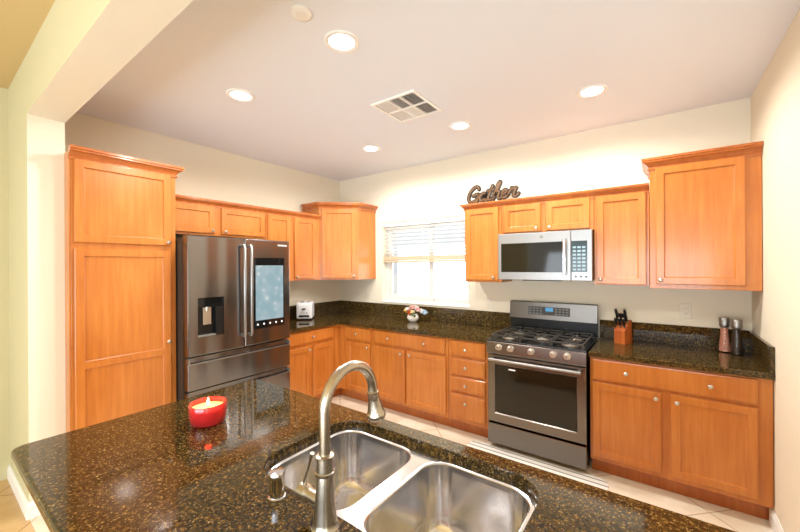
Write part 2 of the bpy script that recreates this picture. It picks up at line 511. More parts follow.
# --- base cabinets
cabinet('base_cabinet', 'maple base cabinet with one drawer between fridge and corner', LEFT, -1.405, -.692, .115, .876, .61,
    [('drawer', -1.375, -.728, .727, .856, [(-1.036, .794)]),
     ('door', -1.375, -1.066, .145, .694, [(-1.088, .660)]), ('door', -1.022, -.728, .145, .694)], toe=1)
t = thing('base_cabinet', (.3, -.3, 0), 'blind corner maple base cabinet between the two counter runs', 'cabinet')
obj('body', B().prism([(.003, -.003), (.003, -.690), (.61, -.690), (.61, -.61), (.690, -.61), (.690, -.003)], .115, .876), WOOD, t)
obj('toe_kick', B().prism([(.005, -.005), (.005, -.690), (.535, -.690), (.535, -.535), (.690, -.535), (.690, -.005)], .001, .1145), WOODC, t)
cabinet('base_cabinet', 'narrow maple base cabinet, one drawer and door, beside the inside corner', BACK, .692, 1.118, .115, .876, .61,
    [('drawer', .722, 1.090, .716, .858, [(.900, .786)]), ('door', .735, 1.095, .145, .694, [(1.065, .655)])], toe=1)
cabinet('base_cabinet', 'wide two-door maple base cabinet with long drawer beneath the window', BACK, 1.120, 2.050, .115, .876, .61,
    [('drawer', 1.147, 2.022, .716, .858, [(1.355, .790), (1.800, .790)]),
     ('door', 1.150, 1.558, .148, .692, [(1.518, .652)]), ('door', 1.586, 2.030, .148, .692, [(1.628, .652)])], toe=1)
cabinet('base_cabinet', 'maple base cabinet with a stack of four drawers left of the range', BACK, 2.052, 2.448, .115, .876, .61,
    [('drawer', 2.083, 2.422, .722, .860, [(2.24, .786)]), ('drawer', 2.083, 2.422, .550, .696, [(2.24, .623)]),
     ('drawer', 2.083, 2.422, .396, .528, [(2.24, .463)]), ('drawer', 2.083, 2.422, .146, .374, [(2.24, .300)])], toe=1)
cabinet('base_cabinet', 'wide two-door maple base cabinet right of the range', BACK, 3.236, W-.003, .115, .876, .61,
    [('drawer', 3.252, 4.126, .712, .862, [(3.465, .786), (3.910, .786)]),
     ('door', 3.252, 3.664, .148, .692, [(3.634, .650)]), ('door', 3.712, 4.126, .148, .692, [(3.745, .646)])], toe=1)

# ------------------------------------------------------------------ granite tops
cn = 'granite countertop'
t = thing('countertop', (1.2, -.3, .876), 'L-shaped dark granite countertop running under the window to the range', 'countertop')
obj('slab', B().prism([(.002, -.002), (.002, -1.410), (.648, -1.410), (.648, -.648), (2.452, -.648), (2.452, -.002)][::-1], .8765, .914, .008, 3), GRAN, t, 40)
obj('backsplash', B().prism([(.002, -.002), (.002, -1.410), (.022, -1.410), (.022, -.022), (2.452, -.022), (2.452, -.002)][::-1], .9145, 1.068, .002, 1), GRAN, t)
t = thing('countertop', (3.7, -.3, .876), 'dark granite countertop in the right corner, carrying knives and mills', 'countertop')
obj('slab', B().prism([(3.232, -.648), (W-.002, -.648), (W-.002, -.002), (3.232, -.002)], .8765, .914, .008, 3), GRAN, t, 40)
obj('backsplash', B().prism([(3.232, -.022), (W-.022, -.022), (W-.022, -.645), (W-.002, -.645), (W-.002, -.002), (3.232, -.002)], .9145, 1.068, .002, 1), GRAN, t)

# island / peninsula
IX0, IX1, IY0, IY1 = 1.795, W-.0015, -3.374, -2.415
SX0, SX1, SY0, SY1, SR = 2.592, 3.388, -2.938, -2.492, .105
ct = B()
def outer(i, z): return rrect(IX0+i, IX1, IY0+i, IY1-i, .03, z)
prof = [(.011, .914), (.005, .9115), (.0015, .906), (0, .893), (.003, .880), (.009, .874), (.018, .872)]
prof = [(i, z) for i, z in prof]
R = ct.rings([outer(i, z) for i, z in prof])
H = ct.rings([rrect(SX0+i, SX1-i, SY0+i, SY1-i, SR-i, z, 10) for i, z in [(-.003, .914), (-.001, .9132), (0, .911), (0, .875), (-.002, .872)]])
def fill(b, loops):
    es = []
    for l in loops:
        for i in range(len(l)): 
            e = b.bm.edges.get((l[i], l[(i+1) % len(l)])) or b.bm.edges.new((l[i], l[(i+1) % len(l)]))
            es.append(e)
    bmesh.ops.triangle_fill(b.bm, edges=es, use_beauty=True)
fill(ct, [R[0], H[0]]); fill(ct, [R[-1], H[-1]])
tag(obj('island_countertop', ct, GRAN, None, 40, (3.0, -2.9, .872)), 'wide brown granite island countertop in the foreground holding sink and candle', 'countertop')
t = thing('island_cabinet', (3.0, -2.8, 0), 'maple cabinet base directly beneath the foreground island granite', 'cabinet')
b = B()   # cabinet shell, open above the sink
bx0, bx1, by0, by1 = 2.02, W-.003, -3.10, -2.46
b.box(bx0, bx1, by0, by0+.02, .10, .8715); b.box(bx0, bx1, by1-.02, by1, .10, .8715)
b.box(bx0, bx0+.02, by0+.0205, by1-.0205, .10, .8715); b.box(bx1-.02, bx1, by0+.0205, by1-.0205, .10, .8715)
b.box(bx0+.021, bx1-.021, by0+.021, by1-.021, .10, .12)
obj('body', b, WOOD, t)
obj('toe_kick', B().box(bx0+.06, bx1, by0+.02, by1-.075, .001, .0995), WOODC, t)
MI = Matrix.Rotation(PI, 4, 'Z')      # front faces +Y
for a0, a1 in ((-4.17, -3.72), (-3.70, -3.25), (-2.98, -2.53), (-2.51, -2.06)):
    for kind, c0, c1 in (('door', .13, .69), ('drawer', .71, .86)):
        b2 = B(MI)
        (door_mesh if kind == 'door' else drawer_mesh)(b2, a0+.005, a1-.005, c0, c1, 2.4594)
        d = obj(kind, b2, WOOD, t)
        knob(MI, (a0+a1)/2 if kind == 'drawer' else a1-.04, (c0+c1)/2 if kind == 'drawer' else .65, 2.4594-.0203, d)

# ------------------------------------------------------------------ sink
t = thing('kitchen_sink', (2.99, -2.71, .68), 'double-bowl stainless undermount sink set in the island granite', 'sink')
ZR = .884
rim = B()
o0 = [rim.v(p) for p in rrect(SX0+.001, SX1-.001, SY0+.001, SY1-.001, SR-.001, ZR, 10)]
bowls = [(2.608, 2.966), (3.012, 3.372)]
BY0, BY1 = -2.920, -2.510
ho = []
for x0, x1 in bowls:
    h = rim.rings([rrect(x0+i, x1-i, BY0+i, BY1-i, .085-i, z, 8) for i, z in ((0, ZR), (.004, ZR-.001), (.008, ZR-.005))])
    ho.append(h[0])
fill(rim, [o0] + ho)
obj('rim', rim, SINK, t, 40)
for x0, x1 in bowls:
    b = B(); cx, cy = (x0+x1)/2, (BY0+BY1)/2
    zb = .665
    pr = [(.008, ZR-.005, .077), (.010, ZR-.02, .075), (.018, zb+.05, .07), (.022, zb+.03, .07), (.030, zb+.014, .068), (.045, zb+.004, .06), (.065, zb, .05)]
    rr = [rrect(x0+i, x1-i, BY0+i, BY1-i, r, z, 8) for i, z, r in pr]
    # gently funnel to the drain
    n = len(rr[0]); dr = [(cx+.045*math.cos(2*PI*(k+.5)/n), cy+.045*math.sin(2*PI*(k+.5)/n), zb-.006) for k in range(n)]
    a0 = math.atan2(rr[0][0][1]-cy, rr[0][0][0]-cx)
    dr = []
    for p in rr[-1]:
        a = math.atan2(p[1]-cy, p[0]-cx); dr.append((cx+.045*math.cos(a), cy+.045*math.sin(a), zb-.006))
    b.rings(rr + [dr])
    bw = obj('bowl', b, SINK, t, 50)
    b = B(); b.lathe([(.044, 0), (.040, -.002), (.036, -.008), (.030, -.012), (.012, -.012), (.010, -.004), (.001, -.003)], (cx, cy, zb-.0055), n=24, cap=False)
    obj('drain', b, CHROME, bw, 40)

# ------------------------------------------------------------------ faucet
fx, fy, z0 = 2.996, -2.985, .9145
t = thing('faucet', (fx, fy, z0), 'tall brushed nickel gooseneck pull-down faucet behind the sink', 'faucet')
obj('base', B().lathe([(.034, 0), (.034, .004), (.031, .008), (.0285, .02), (.0235, .075), (.0215, .11), (.0195, .128), (.023, .130), (.0235, .137), (.021, .139), (.020, .170), (.0225, .171), (.0225, .176), (.015, .178)], (fx, fy, z0), n=32), FAUCET, t, 35)
pts = [(fx, fy, z0+.15), (fx, fy, z0+.22), (fx, fy, 1.195)]
rad = .090; cy0 = fy+rad
for k in range(1, 25):
    a = PI - PI*k/24; pts.append((fx, cy0+rad*math.cos(a), 1.195+rad*math.sin(a)))
obj('spout', B().tube(pts, .0138, 20), FAUCET, t, 40)
ey = fy+2*rad
Rh = Matrix.Rotation(math.radians(12), 4, 'X')
hd = obj('spray_head', B().lathe([(.0145, .003), (.0165, .001), (.0165, -.006), (.0150, -.009), (.0170, -.025), (.0225, -.056), (.0255, -.064), (.0268, -.066), (.0268, -.077), (.024, -.081), (.005, -.081)], (fx, ey, 1.193), n=28, R=Rh.to_3x3()), FAUCET, t, 35)
# side lever on the left
obj('handle', B().lathe([(.016, 0), (.016, .045), (.0175, .046), (.0175, .050), (.0205, .052), (.0205, .076), (.016, .082), (.002, .083)], (fx-.012, fy, .974), 'x', 24, R=Matrix.Rotation(PI, 3, 'Z')), FAUCET, t, 35)
obj('lever', B().tube([(fx-.078, fy, .985), (fx-.070, fy-.001, 1.010), (fx-.052, fy-.002, 1.055), (fx-.042, fy-.003, 1.083)], [.0065, .0052, .0048, .0058], 12), FAUCET, t, 50)
# air gap
obj_ = thing('air_gap_cap', (2.80, -2.984, .9145), 'small chrome cylindrical air gap cap beside the faucet', 'sink fitting')
obj('flange', B().lathe([(.024, 0), (.024, .003), (.021, .005)], (2.80, -2.984, .9145), n=28), CHROME, obj_, 40)
obj('cap', B().lathe([(.0200, .0052), (.0200, .052), (.0215, .054), (.0215, .066), (.0195, .070), (.012, .0715), (.001, .072)], (2.80, -2.984, .9145), n=28), CHROME, obj_, 40)

# ------------------------------------------------------------------ refrigerator
t = thing('refrigerator', (.4, -1.906, 0), 'dark stainless french-door refrigerator between pantry and counter', 'refrigerator')
FY0, FY1, FX = -2.360, -1.450, .80
M = LEFT
obj('body', B(M).box(FY0+.004, FY1-.004, -.70, -.03, .03, 1.770, .004), FRIDGED, t)
def fdoor(b, a0, a1, c0, c1, th=.075): b.box(a0, a1, -FX, -FX+th, c0, c1, .008, 3)
b = B(M); 
# left door with a recess for the dispenser: built as a ring plus a niche
DX0, DX1, DZ0, DZ1 = -2.288, -2.084, 1.006, 1.310
a0, a1, c0, c1 = FY0, -1.908, .868, 1.790
def lp(x0, x1, z0_, z1_, y): return [(x0, y, z0_), (x1, y, z0_), (x1, y, z1_), (x0, y, z1_)]
rg = b.rings([lp(a0, a1, c0, c1, -FX+.075), lp(a0, a1, c0, c1, -FX+.007), lp(a0+.002, a1-.002, c0+.002, c1-.002, -FX+.002), lp(a0+.007, a1-.007, c0+.007, c1-.007, -FX)])
b.face(rg[0][::-1])
hh = b.rings([lp(DX0, DX1, DZ0, DZ1, -FX), lp(DX0, DX1, DZ0, DZ1, -FX+.055)]); b.face(hh[-1])
fill(b, [rg[-1], hh[0]])
dl = obj('door', b, FRIDGE, t, 30)
b = B(M); fdoor(b, -1.902, FY1, .868, 1.790); drr = obj('door', b, FRIDGE, t, 30)
# dispenser
obj('dispenser', B(M).box(DX0+.001, DX1-.001, -FX+.012, -FX+.054, DZ1-.075, DZ1-.001, .002), BLACKG, dl)
b = B(M); b.box(DX0+.002, DX1-.002, -FX+.045, -FX+.0545, DZ0+.002, DZ1-.077, .001); b.box(DX1-.062, DX1-.002, -FX+.006, -FX+.044, DZ0+.002, DZ1-.077, .002)
obj('niche_liner', b, BLACK, dl)
obj('tray', B(M).box(DX0+.002, DX1-.064, -FX+.004, -FX+.044, DZ0+.001, DZ0+.012, .002), GRAY, dl)
b = B(M); b.box(DX0+.05, DX1-.09, -FX+.026, -FX+.036, DZ0+.09, DZ1-.08, .003); b.lathe([(.012, 0), (.012, .03)], ((DX0+DX1)/2-.02, -FX+.03, DZ1-.105), n=12)
obj('paddle', b, NICKEL, dl, 40)
# touch screen
sc = obj('screen_bezel', B(M).box(-1.822, -1.514, -FX-.003, -FX-.0005, 1.002, 1.628, .001), BLACKG, drr)
SM = mat('lit_screen', rough=.15)
nt, pb, new, link = nodes(SM)
v = coords(nt, new, link, (1, 1, 1))
n_ = new('ShaderNodeTexVoronoi'); n_.inputs['Scale'].default_value = 16; n_.feature = 'SMOOTH_F1'; link(v, n_.inputs['Vector'])
n2_ = new('ShaderNodeTexNoise'); n2_.inputs['Scale'].default_value = 7; n2_.inputs['Detail'].default_value = 1; link(v, n2_.inputs['Vector'])
ml_ = new('ShaderNodeMath'); ml_.operation = 'MULTIPLY'; link(n_.outputs['Distance'], ml_.inputs[0]); link(n2_.outputs['Fac'], ml_.inputs[1])
rr_ = ramp(new, [(.03, srgb(240, 246, 246)), (.12, srgb(190, 212, 220)), (.3, srgb(168, 198, 210))]); link(ml_.outputs[0], rr_.inputs[0])
link(rr_.outputs[0], pb.inputs['Emission Color']); pb.inputs['Emission Strength'].default_value = .75
pb.inputs['Base Color'].default_value = (.02, .03, .03, 1)
obj('display', B(M).box(-1.806, -1.526, -FX-.0042, -FX-.0032, 1.075, 1.560), SM, sc)
for k in range(5):
    a = -1.788 + k*.0615
    obj('touch_icon', B(M).lathe([(.008, 0), (.008, .0008)], (a, -FX-.0032, 1.040), 'y', 10), ICON, sc)
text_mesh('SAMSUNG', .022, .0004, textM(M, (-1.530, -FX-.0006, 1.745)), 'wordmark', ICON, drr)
# bar handles
for hy, par in ((-1.932, dl), (-1.872, drr)):
    pts = [(hy, -FX+.003, 1.722), (hy, -FX-.040, 1.728), (hy, -FX-.052, 1.708), (hy, -FX-.052, 1.4), (hy, -FX-.052, .988), (hy, -FX-.040, .968), (hy, -FX+.003, .974)]
    obj('handle', B(M).tube(pts, .0115, 12), STEEL, par, 40)
# freezer drawers with full-width scooped top grip
for c0, c1, nm in ((.608, .852, 'drawer'), (.075, .592, 'drawer')):
    b = B(M)
    b.box(FY0, FY1, -FX, -FX+.075, c0, c1-.040, .006, 3)
    b.box(FY0, FY1, -FX+.030, -FX+.075, c1-.0395, c1, .003)
    dw = obj(nm, b, FRIDGE, t, 30)
    b = B(M); b.box(FY0+.002, FY1-.002, -FX-.004, -FX+.012, c1-.048, c1-.040, .003); b.box(FY0, FY0+.014, -FX-.004, -FX+.028, c1-.0395, c1-.006, .002); b.box(FY1-.014, FY1, -FX-.004, -FX+.028, c1-.0395, c1-.006, .002)
    obj('grip', b, STEEL, dw, 40)
obj('kick_grille', B(M).box(FY0+.02, FY1-.02, -.76, -.72, .005, .068, .002), BLACK, t)
for hy in (FY0+.05, FY1-.05): obj('hinge_cover', B(M).box(hy-.03, hy+.03, -.78, -.66, 1.772, 1.786 if 0 else 1.789, .003), FRIDGED, t)
for a in (-2.30, -1.51): obj('foot', B(M).lathe([(.02, 0), (.02, .029)], (a, -.2, .001), n=12), BLACK, t)

# ------------------------------------------------------------------ microwave
t = thing('microwave', (2.84, -.2, 1.42), 'stainless over-the-range microwave hanging above the stove', 'microwave')
mx0, mx1, mz0, mz1, my = 2.458, 3.226, 1.420, 1.8345, -.40
obj('body', B().box(mx0, mx1, my+.045, -.003, mz0+.004, mz1, .003), BLACK, t)
md = obj('door', B().box(mx0, 3.071, my, my+.044, mz0, mz1-.001, .004), STEEL, t)
obj('window', B().box(2.488, 3.010, my-.003, my-.0003, 1.488, 1.745, .001), OVENG, md)
cp = obj('control_panel', B().box(3.073, mx1, my, my+.044, mz0, mz1-.001, .004), STEEL, t)
PANEL = mat('microwave_keypad', srgb(46, 58, 60), .12)
obj('keypad', B().box(3.076, 3.192, my-.003, my-.0003, 1.492, 1.745, .001), PANEL, cp)
KEYB = mat('keypad_print', srgb(150, 178, 190), .4)
for r in range(7):
    for c in range(3):
        obj('key', B().box(3.087+c*.034, 3.087+c*.034+.024, my-.0036, my-.0031, 1.505+r*.030, 1.505+r*.030+.015), KEYB, cp)
for c in range(3): obj('key', B().lathe([(.008, 0), (.008, .002)], (3.108+c*.038, my-.0002, 1.455), 'y', 12), DARKM, cp)
obj('handle', B().box(3.016, 3.040, my-.046, my-.032, 1.470, 1.765, .006, 3).box(3.020, 3.036, my-.033, my-.0003, 1.478, 1.494).box(3.020, 3.036, my-.033, my-.0003, 1.741, 1.757), CHROME, md, 40)
obj('badge', B().lathe([(.013, 0), (.013, .002), (.011, .0025)], (2.842, my-.0003, 1.792), 'y', 20), GRAY, md)
obj('vent_grille', B().box(2.66, 2.98, -.34, -.10, 1.4105, 1.4235, .001), BLACK, t)

# ------------------------------------------------------------------ range
t = thing('gas_range', (2.84, -.35, 0), 'slate stainless gas range with five burners and double knobs row', 'stove')
gx0, gx1, gf = 2.462, 3.222, -.66
obj('body', B().box(gx0+.003, gx1-.003, gf+.045, -.028, .045, .885, .003), BLACK, t)
# cooktop
b = B(); b.box(gx0, gx1, gf-.015, -.09, .886, .918, .006, 3); obj('cooktop', b, BLACK, t, 30)
# slanted control panel
b = B(); P = [(gf-.024, .805), (gf-.030, .815), (gf-.024, .900), (gf-.012, .908), (gf+.04, .908), (gf+.04, .805)]
lo = [b.v((gx0, y, z)) for y, z in P]; hi = [b.v((gx1, y, z)) for y, z in P]
for i in range(len(P)): b.face([lo[i], lo[(i+1) % len(P)], hi[(i+1) % len(P)], hi[i]])
b.face(lo); b.face(hi[::-1])
cp = obj('control_panel', b, RANGE, t)
for x in (2.570, 2.668, 2.832, 2.996, 3.096):
    k = obj('knob', B().lathe([(.027, 0), (.027, .006), (.022, .008), (.0215, .030), (.018, .034), (.001, .035)], (x, gf-.0285, .866), 'y', 22), NICKEL, cp, 35)
    obj('indicator', B().box(x-.0025, x+.0025, gf-.0655, gf-.0636, .858, .882), GRAY, k)
# oven door
b = B(); a0, a1, c0, c1 = gx0+.002, gx1-.002, .226, .798
rg = b.rings([lp(a0, a1, c0, c1, gf+.043), lp(a0, a1, c0, c1, gf-.010), lp(a0+.006, a1-.006, c0+.006, c1-.006, gf-.016)])
b.face(rg[0][::-1])
hh = b.rings([lp(2.520, 3.164, .300, .718, gf-.016), lp(2.530, 3.154, .310, .708, gf-.008)]); b.face(hh[-1])
fill(b, [rg[-1], hh[0]])
od = obj('oven_door', b, RANGE, t, 30)
obj('glass', B().box(2.5305, 3.1535, gf-.0118, gf-.0084, .3105, .7075, .001), OVENG, od)
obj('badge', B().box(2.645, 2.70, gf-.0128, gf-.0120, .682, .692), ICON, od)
b = B(); zz = .762; pts = []
b.tube([(gx0+.03, gf-.060, zz), ((gx0+gx1)/2, gf-.064, zz), (gx1-.03, gf-.060, zz)], .0125, 14)
for x in (gx0+.045, gx1-.045): b.box(x-.012, x+.012, gf-.058, gf-.0162, zz-.012, zz+.012, .003)
obj('handle', b, STEEL, od, 40)
obj('storage_drawer', B().box(gx0+.002, gx1-.002, gf-.016, gf+.043, .046, .214, .005, 2), RANGE, t, 30)
for x in (gx0+.05, gx1-.05): obj('foot', B().lathe([(.018, 0), (.018, .044)], (x, gf+.12, .0085 if 0 else .001), n=12), BLACK, t)
# backguard
b = B(); P = [(-.078, .9185), (-.078, 1.038), (-.098, 1.042), (-.086, 1.195), (-.068, 1.202), (-.030, 1.202), (-.030, .9185)]
lo = [b.v((gx0-.008 if 0 else gx0, y, z)) for y, z in P]; hi = [b.v((gx1, y, z)) for y, z in P]
for i in range(len(P)): b.face([lo[i], lo[(i+1) % len(P)], hi[(i+1) % len(P)], hi[i]])
b.face(lo); b.face(hi[::-1])
bgd = obj('backguard', b, [BLACK, mat('backguard_steel', srgb(100, 94, 88), .28, 1)], t)
for p in bgd.data.polygons:
    if p.center.z + t.location.z > 1.04: p.material_index = 1
sl = Matrix.Translation((0, -.0922, 1.118)) @ Matrix.Rotation(-math.atan2(.012, .153), 4, 'X')
pn = obj('touch_panel', B(sl).box(2.640, 3.005, -.0016, -.0002, -.036, .040), DARKM, bgd)
BLUE = mat('blue_display', srgb(20, 60, 90), .2, emit=srgb(40, 150, 200), es=.8)
obj('display', B(sl).box(2.795, 2.862, -.0024, -.0018, .000, .034), BLUE, pn)
for i in range(4):
    for j in range(3):
        for xx in (2.652, 2.880):
            obj('key', B(sl).box(xx+i*.031, xx+i*.031+.019, -.0022, -.0017, -.028+j*.023, -.028+j*.023+.012), GRAY, pn)
# burners and grates
for x, y, r in ((2.60, -.50, .042), (2.60, -.24, .034), (2.842, -.37, .050), (3.085, -.50, .046), (3.085, -.24, .034)):
    bu = obj('burner', B().lathe([(r+.022, 0), (r+.020, .005), (r, .006), (r, .014), (r+.004, .015), (r+.004, .021), (r-.006, .025), (.001, .026)], (x, y, .9182), n=24), NICKEL, t, 35)
    obj('burner_cap', B().lathe([(r+.002, 0), (r-.002, .005), (.001, .006)], (x, y, .9444), n=24), IRON, bu, 35)
for x0, x1 in ((2.482, 2.716), (2.724, 2.960), (2.968, 3.202)):
    b = B(); y0, y1, zt = -.640, -.120, .958; cx = (x0+x1)/2
    w = .006
    for x in (x0+w, x1-w): b.box(x-w, x+w, y0, y1, zt-.012, zt, .002)
    for y in (y0+w, y1-w, (y0+y1)/2): b.box(x0+2*w, x1-2*w, y-w, y+w, zt-.012, zt, .002)
    for yc in (-.50, -.24):
        for s in (-1, 1):
            b.box(cx+s*.030-(.0 if s > 0 else .062), cx+s*.030+(.062 if s > 0 else 0), yc-.005, yc+.005, zt-.011, zt+.001)
            b.box(cx-.005, cx+.005, yc+s*.028-(.0 if s > 0 else .075), yc+s*.028+(.075 if s > 0 else 0), zt-.011, zt+.001)
    for x in (x0+w, x1-w):
        for y in (y0+w, y1-w): b.box(x-w, x+w, y-w, y+w, .9183, zt-.013)
    obj('grate', b, IRON, t, 30)

# ------------------------------------------------------------------ ceiling fixtures
LENS = mat('lamp_lens', (1, 1, 1, 1), .4, emit=(1.0, .93, .82, 1), es=9)
for x, y, l in ((2.285, -2.214, 'round recessed ceiling light nearest the camera, beside the smoke alarm'),
                (1.285, -2.212, 'round recessed ceiling light above the fridge, pantry side'),
                (1.275, -.802, 'round recessed ceiling light nearest the corner cabinet'),
                (2.275, -.790, 'round recessed ceiling light right of the air vent, toward the sign'),
                (3.284, -.796, 'rightmost round recessed ceiling light above the range end')):
    t = thing('recessed_light', (x, y, ZC), l, 'ceiling light', 'recessed lights in the kitchen ceiling')
    obj('trim_ring', B().lathe([(.066, -.001), (.070, -.006), (.088, -.008), (.094, -.004), (.094, -.0006)], (x, y, ZC), n=36, cap=False), WHITE, t, 40)
    obj('lens', B().lathe([(.070, -.002), (.067, -.0045), (.001, -.005)], (x, y, ZC), n=36, cap=False), LENS, t, 40)
    d = bpy.data.lights.new('recessed_lamp', 'SPOT'); d.energy = 74; d.color = (1, .97, .91); d.shadow_soft_size = .07
    d.spot_size = math.radians(172); d.spot_blend = .45
    lo_ = bpy.data.objects.new('recessed_lamp', d); COL.objects.link(lo_); lo_.parent = t; lo_.location = (0, 0, -.03)
t = thing('smoke_alarm', (2.289, -2.486, ZC), 'small round white smoke alarm on the ceiling above the island', 'smoke alarm')
obj('housing', B().lathe([(.050, -.0008), (.050, -.008), (.046, -.014), (.040, -.017), (.001, -.018)], (2.289, -2.486, ZC), n=32), WHITE, t, 40)
obj('vent_ring', B().lathe([(.026, -.0185), (.026, -.020), (.022, -.0205), (.001, -.0205)], (2.289, -2.486, ZC), n=24), BLIND, t, 40)

# vent
t = thing('ceiling_vent', (2.12, -1.36, ZC), 'square white six-panel air vent in the middle of the ceiling', 'air vent')
vx0, vx1, vy0, vy1 = 1.925, 2.310, -1.560, -1.160
zc = ZC-.0008; zl = ZC-.012
b = B()
b.box(vx0, vx1, vy0, vy0+.022, zl, zc, .002); b.box(vx0, vx1, vy1-.022, vy1, zl, zc, .002)
b.box(vx0, vx0+.022, vy0+.0225, vy1-.0225, zl, zc, .002); b.box(vx1-.022, vx1, vy0+.0225, vy1-.0225, zl, zc, .002)
ix0, ix1, iy0, iy1 = vx0+.022, vx1-.022, vy0+.022, vy1-.022
ym = (iy0+iy1)/2; xs = [ix0, ix0+.125, ix0+.225, ix1]
b.box(ix0+.0005, ix1-.0005, ym-.006, ym+.006, zl, zc)
for x in xs[1:3]: b.box(x-.006, x+.006, iy0+.0005, ym-.0065, zl, zc); b.box(x-.006, x+.006, ym+.0065, iy1-.0005, zl, zc)
obj('frame', b, WHITE, t)
obj('duct_shade_sheet', B().box(ix0, ix1, iy0, iy1, ZC-.0018, ZC-.0009), DARKV, t)  # flat dark sheet stands in for the shade inside the duct
for j, (ya, yb) in enumerate(((iy0+.001, ym-.007), (ym+.007, iy1-.001))):
    for i in range(3):
        xa, xb = xs[i]+.007, xs[i+1]-.007
        steep = (i, j) in ((1, 0), (2, 0), (2, 1))
        b = B(); n = 5 if steep else 8
        for k in range(n):
            x = xa + (xb-xa)*(k+.5)/n; wd = (xb-xa)/n*.5
            ang = math.radians(75 if steep else 10); hw = min(wd, .0032) if steep else wd*.93
            b.M = Matrix.Translation((x, 0, ZC-.0068)) @ Matrix.Rotation(ang, 4, 'Y')
            b.box(-hw, hw, ya, yb, -.0005, .0005)
        obj('louver', b, WHITE, t)

# ------------------------------------------------------------------ wall outlets
PLATE = mat('cream_plate', srgb(228, 218, 200), .4)
def outlet(x, z, label, grp=None, dark=False):
    t = thing('wall_outlet', (x, -.003, z), label, 'outlet')
    obj('plate', B().box(x-.036, x+.036, -.0075, -.0008, z-.058, z+.058, .002), PLATE, t)
    b = B()
    for dz in (-.02, .02): b.box(x-.016, x+.016, -.0092, -.0078, z+dz-.014, z+dz+.014, .001)
    rc = obj('receptacle', b, PLATE, t)
    b = B()
    for dz in (-.02, .02):
        for dx in (-.006, .006): b.box(x+dx-.001, x+dx+.001, -.0096, -.0093, z+dz-.004, z+dz+.005)
    obj('slot', b, DARKM, rc)
outlet(3.823, 1.184, 'white wall outlet above the right counter, between knives and mills')
outlet(2.216, 1.150, 'white wall outlet between the window and the range')
outlet(.484, 1.185, 'white wall outlet beneath the angled corner cabinet')

# ------------------------------------------------------------------ counter items
# candle
cx, cy = 2.158, -2.862
t = thing('candle', (cx, cy, .9145), 'lit cream candle in a red glass bowl on the island', 'candle')
REDG = mat('red_glass', srgb(236, 62, 66), .12, spec=.6, coat=.5)
REDG.node_tree.nodes['Principled BSDF'].inputs['Transmission Weight'].default_value = .6
obj('bowl', B().lathe([(.050, 0), (.060, .003), (.067, .020), (.070, .050), (.0705, .078), (.069, .081), (.066, .080), (.0655, .055), (.062, .024), (.050, .010), (.001, .010)], (cx, cy, .9145), n=40, cap=False), REDG, t, 50)
WAX = mat('wax', srgb(250, 205, 150), .4, emit=srgb(255, 160, 70), es=.35)  # emission imitates the flame's glow inside the wax
obj('wax', B().lathe([(.060, .024), (.0645, .05), (.0648, .060), (.040, .0575), (.001, .057)], (cx, cy, .9145), n=36), WAX, t, 50)
obj('wick', B().tube([(cx, cy, .972), (cx+.001, cy, .984)], .0012, 6), BLACK, t)
FL = mat('flame', (1, .8, .4, 1), .5, emit=(1, .72, .30, 1), es=12)
obj('flame', B().lathe([(.001, 0), (.0045, .005), (.0055, .010), (.004, .019), (.0015, .028), (.0003, .033)], (cx+.001, cy, .983), n=12), FL, t, 50)
d = bpy.data.lights.new('candle_light', 'POINT'); d.energy = .5; d.color = (1, .6, .25); d.shadow_soft_size = .01
o = bpy.data.objects.new('candle_light', d); COL.objects.link(o); o.parent = t; o.location = (0, 0, .095)

# toaster (turned a little towards the room)
tx, ty, ta = .190, -.770, math.radians(42)
MT = Matrix.Translation((tx, ty, .9145)) @ Matrix.Rotation(ta, 4, 'Z') @ Matrix.Scale(1.08, 4)
t = thing('toaster', (tx, ty, .9145), 'chrome and white toaster on the counter right of the fridge', 'toaster')
TW = mat('toaster_shell', srgb(238, 239, 242), .25)
obj('shell', B(MT).box(-.085, .085, -.10, .10, .012, .190, .022, 4), TW, t, 40)
obj('base', B(MT).box(-.080, .080, -.095, .095, 0, .0115, .002), BLACK, t)
b = B(MT)
for x in (-.03, .03): b.box(x-.012, x+.012, -.07, .07, .1905, .192)
obj('bread_slot', b, BLACK, t)
obj('front_panel', B(MT).box(-.060, .060, -.1035, -.1005, .030, .165, .001), mat('toaster_face', srgb(236, 238, 240), .3), t)
obj('lever', B(MT).box(-.018, .018, -.122, -.104, .118, .130, .003), BLACK, t)
obj('control_strip', B(MT).box(-.055, .055, -.1045, -.1037, .034, .054), BLACK, t)
for x in (-.03, 0, .03): obj('button', B(MT).lathe([(.006, 0), (.006, .004)], (x, -.1038, .080), 'y', 10), GRAY, t)

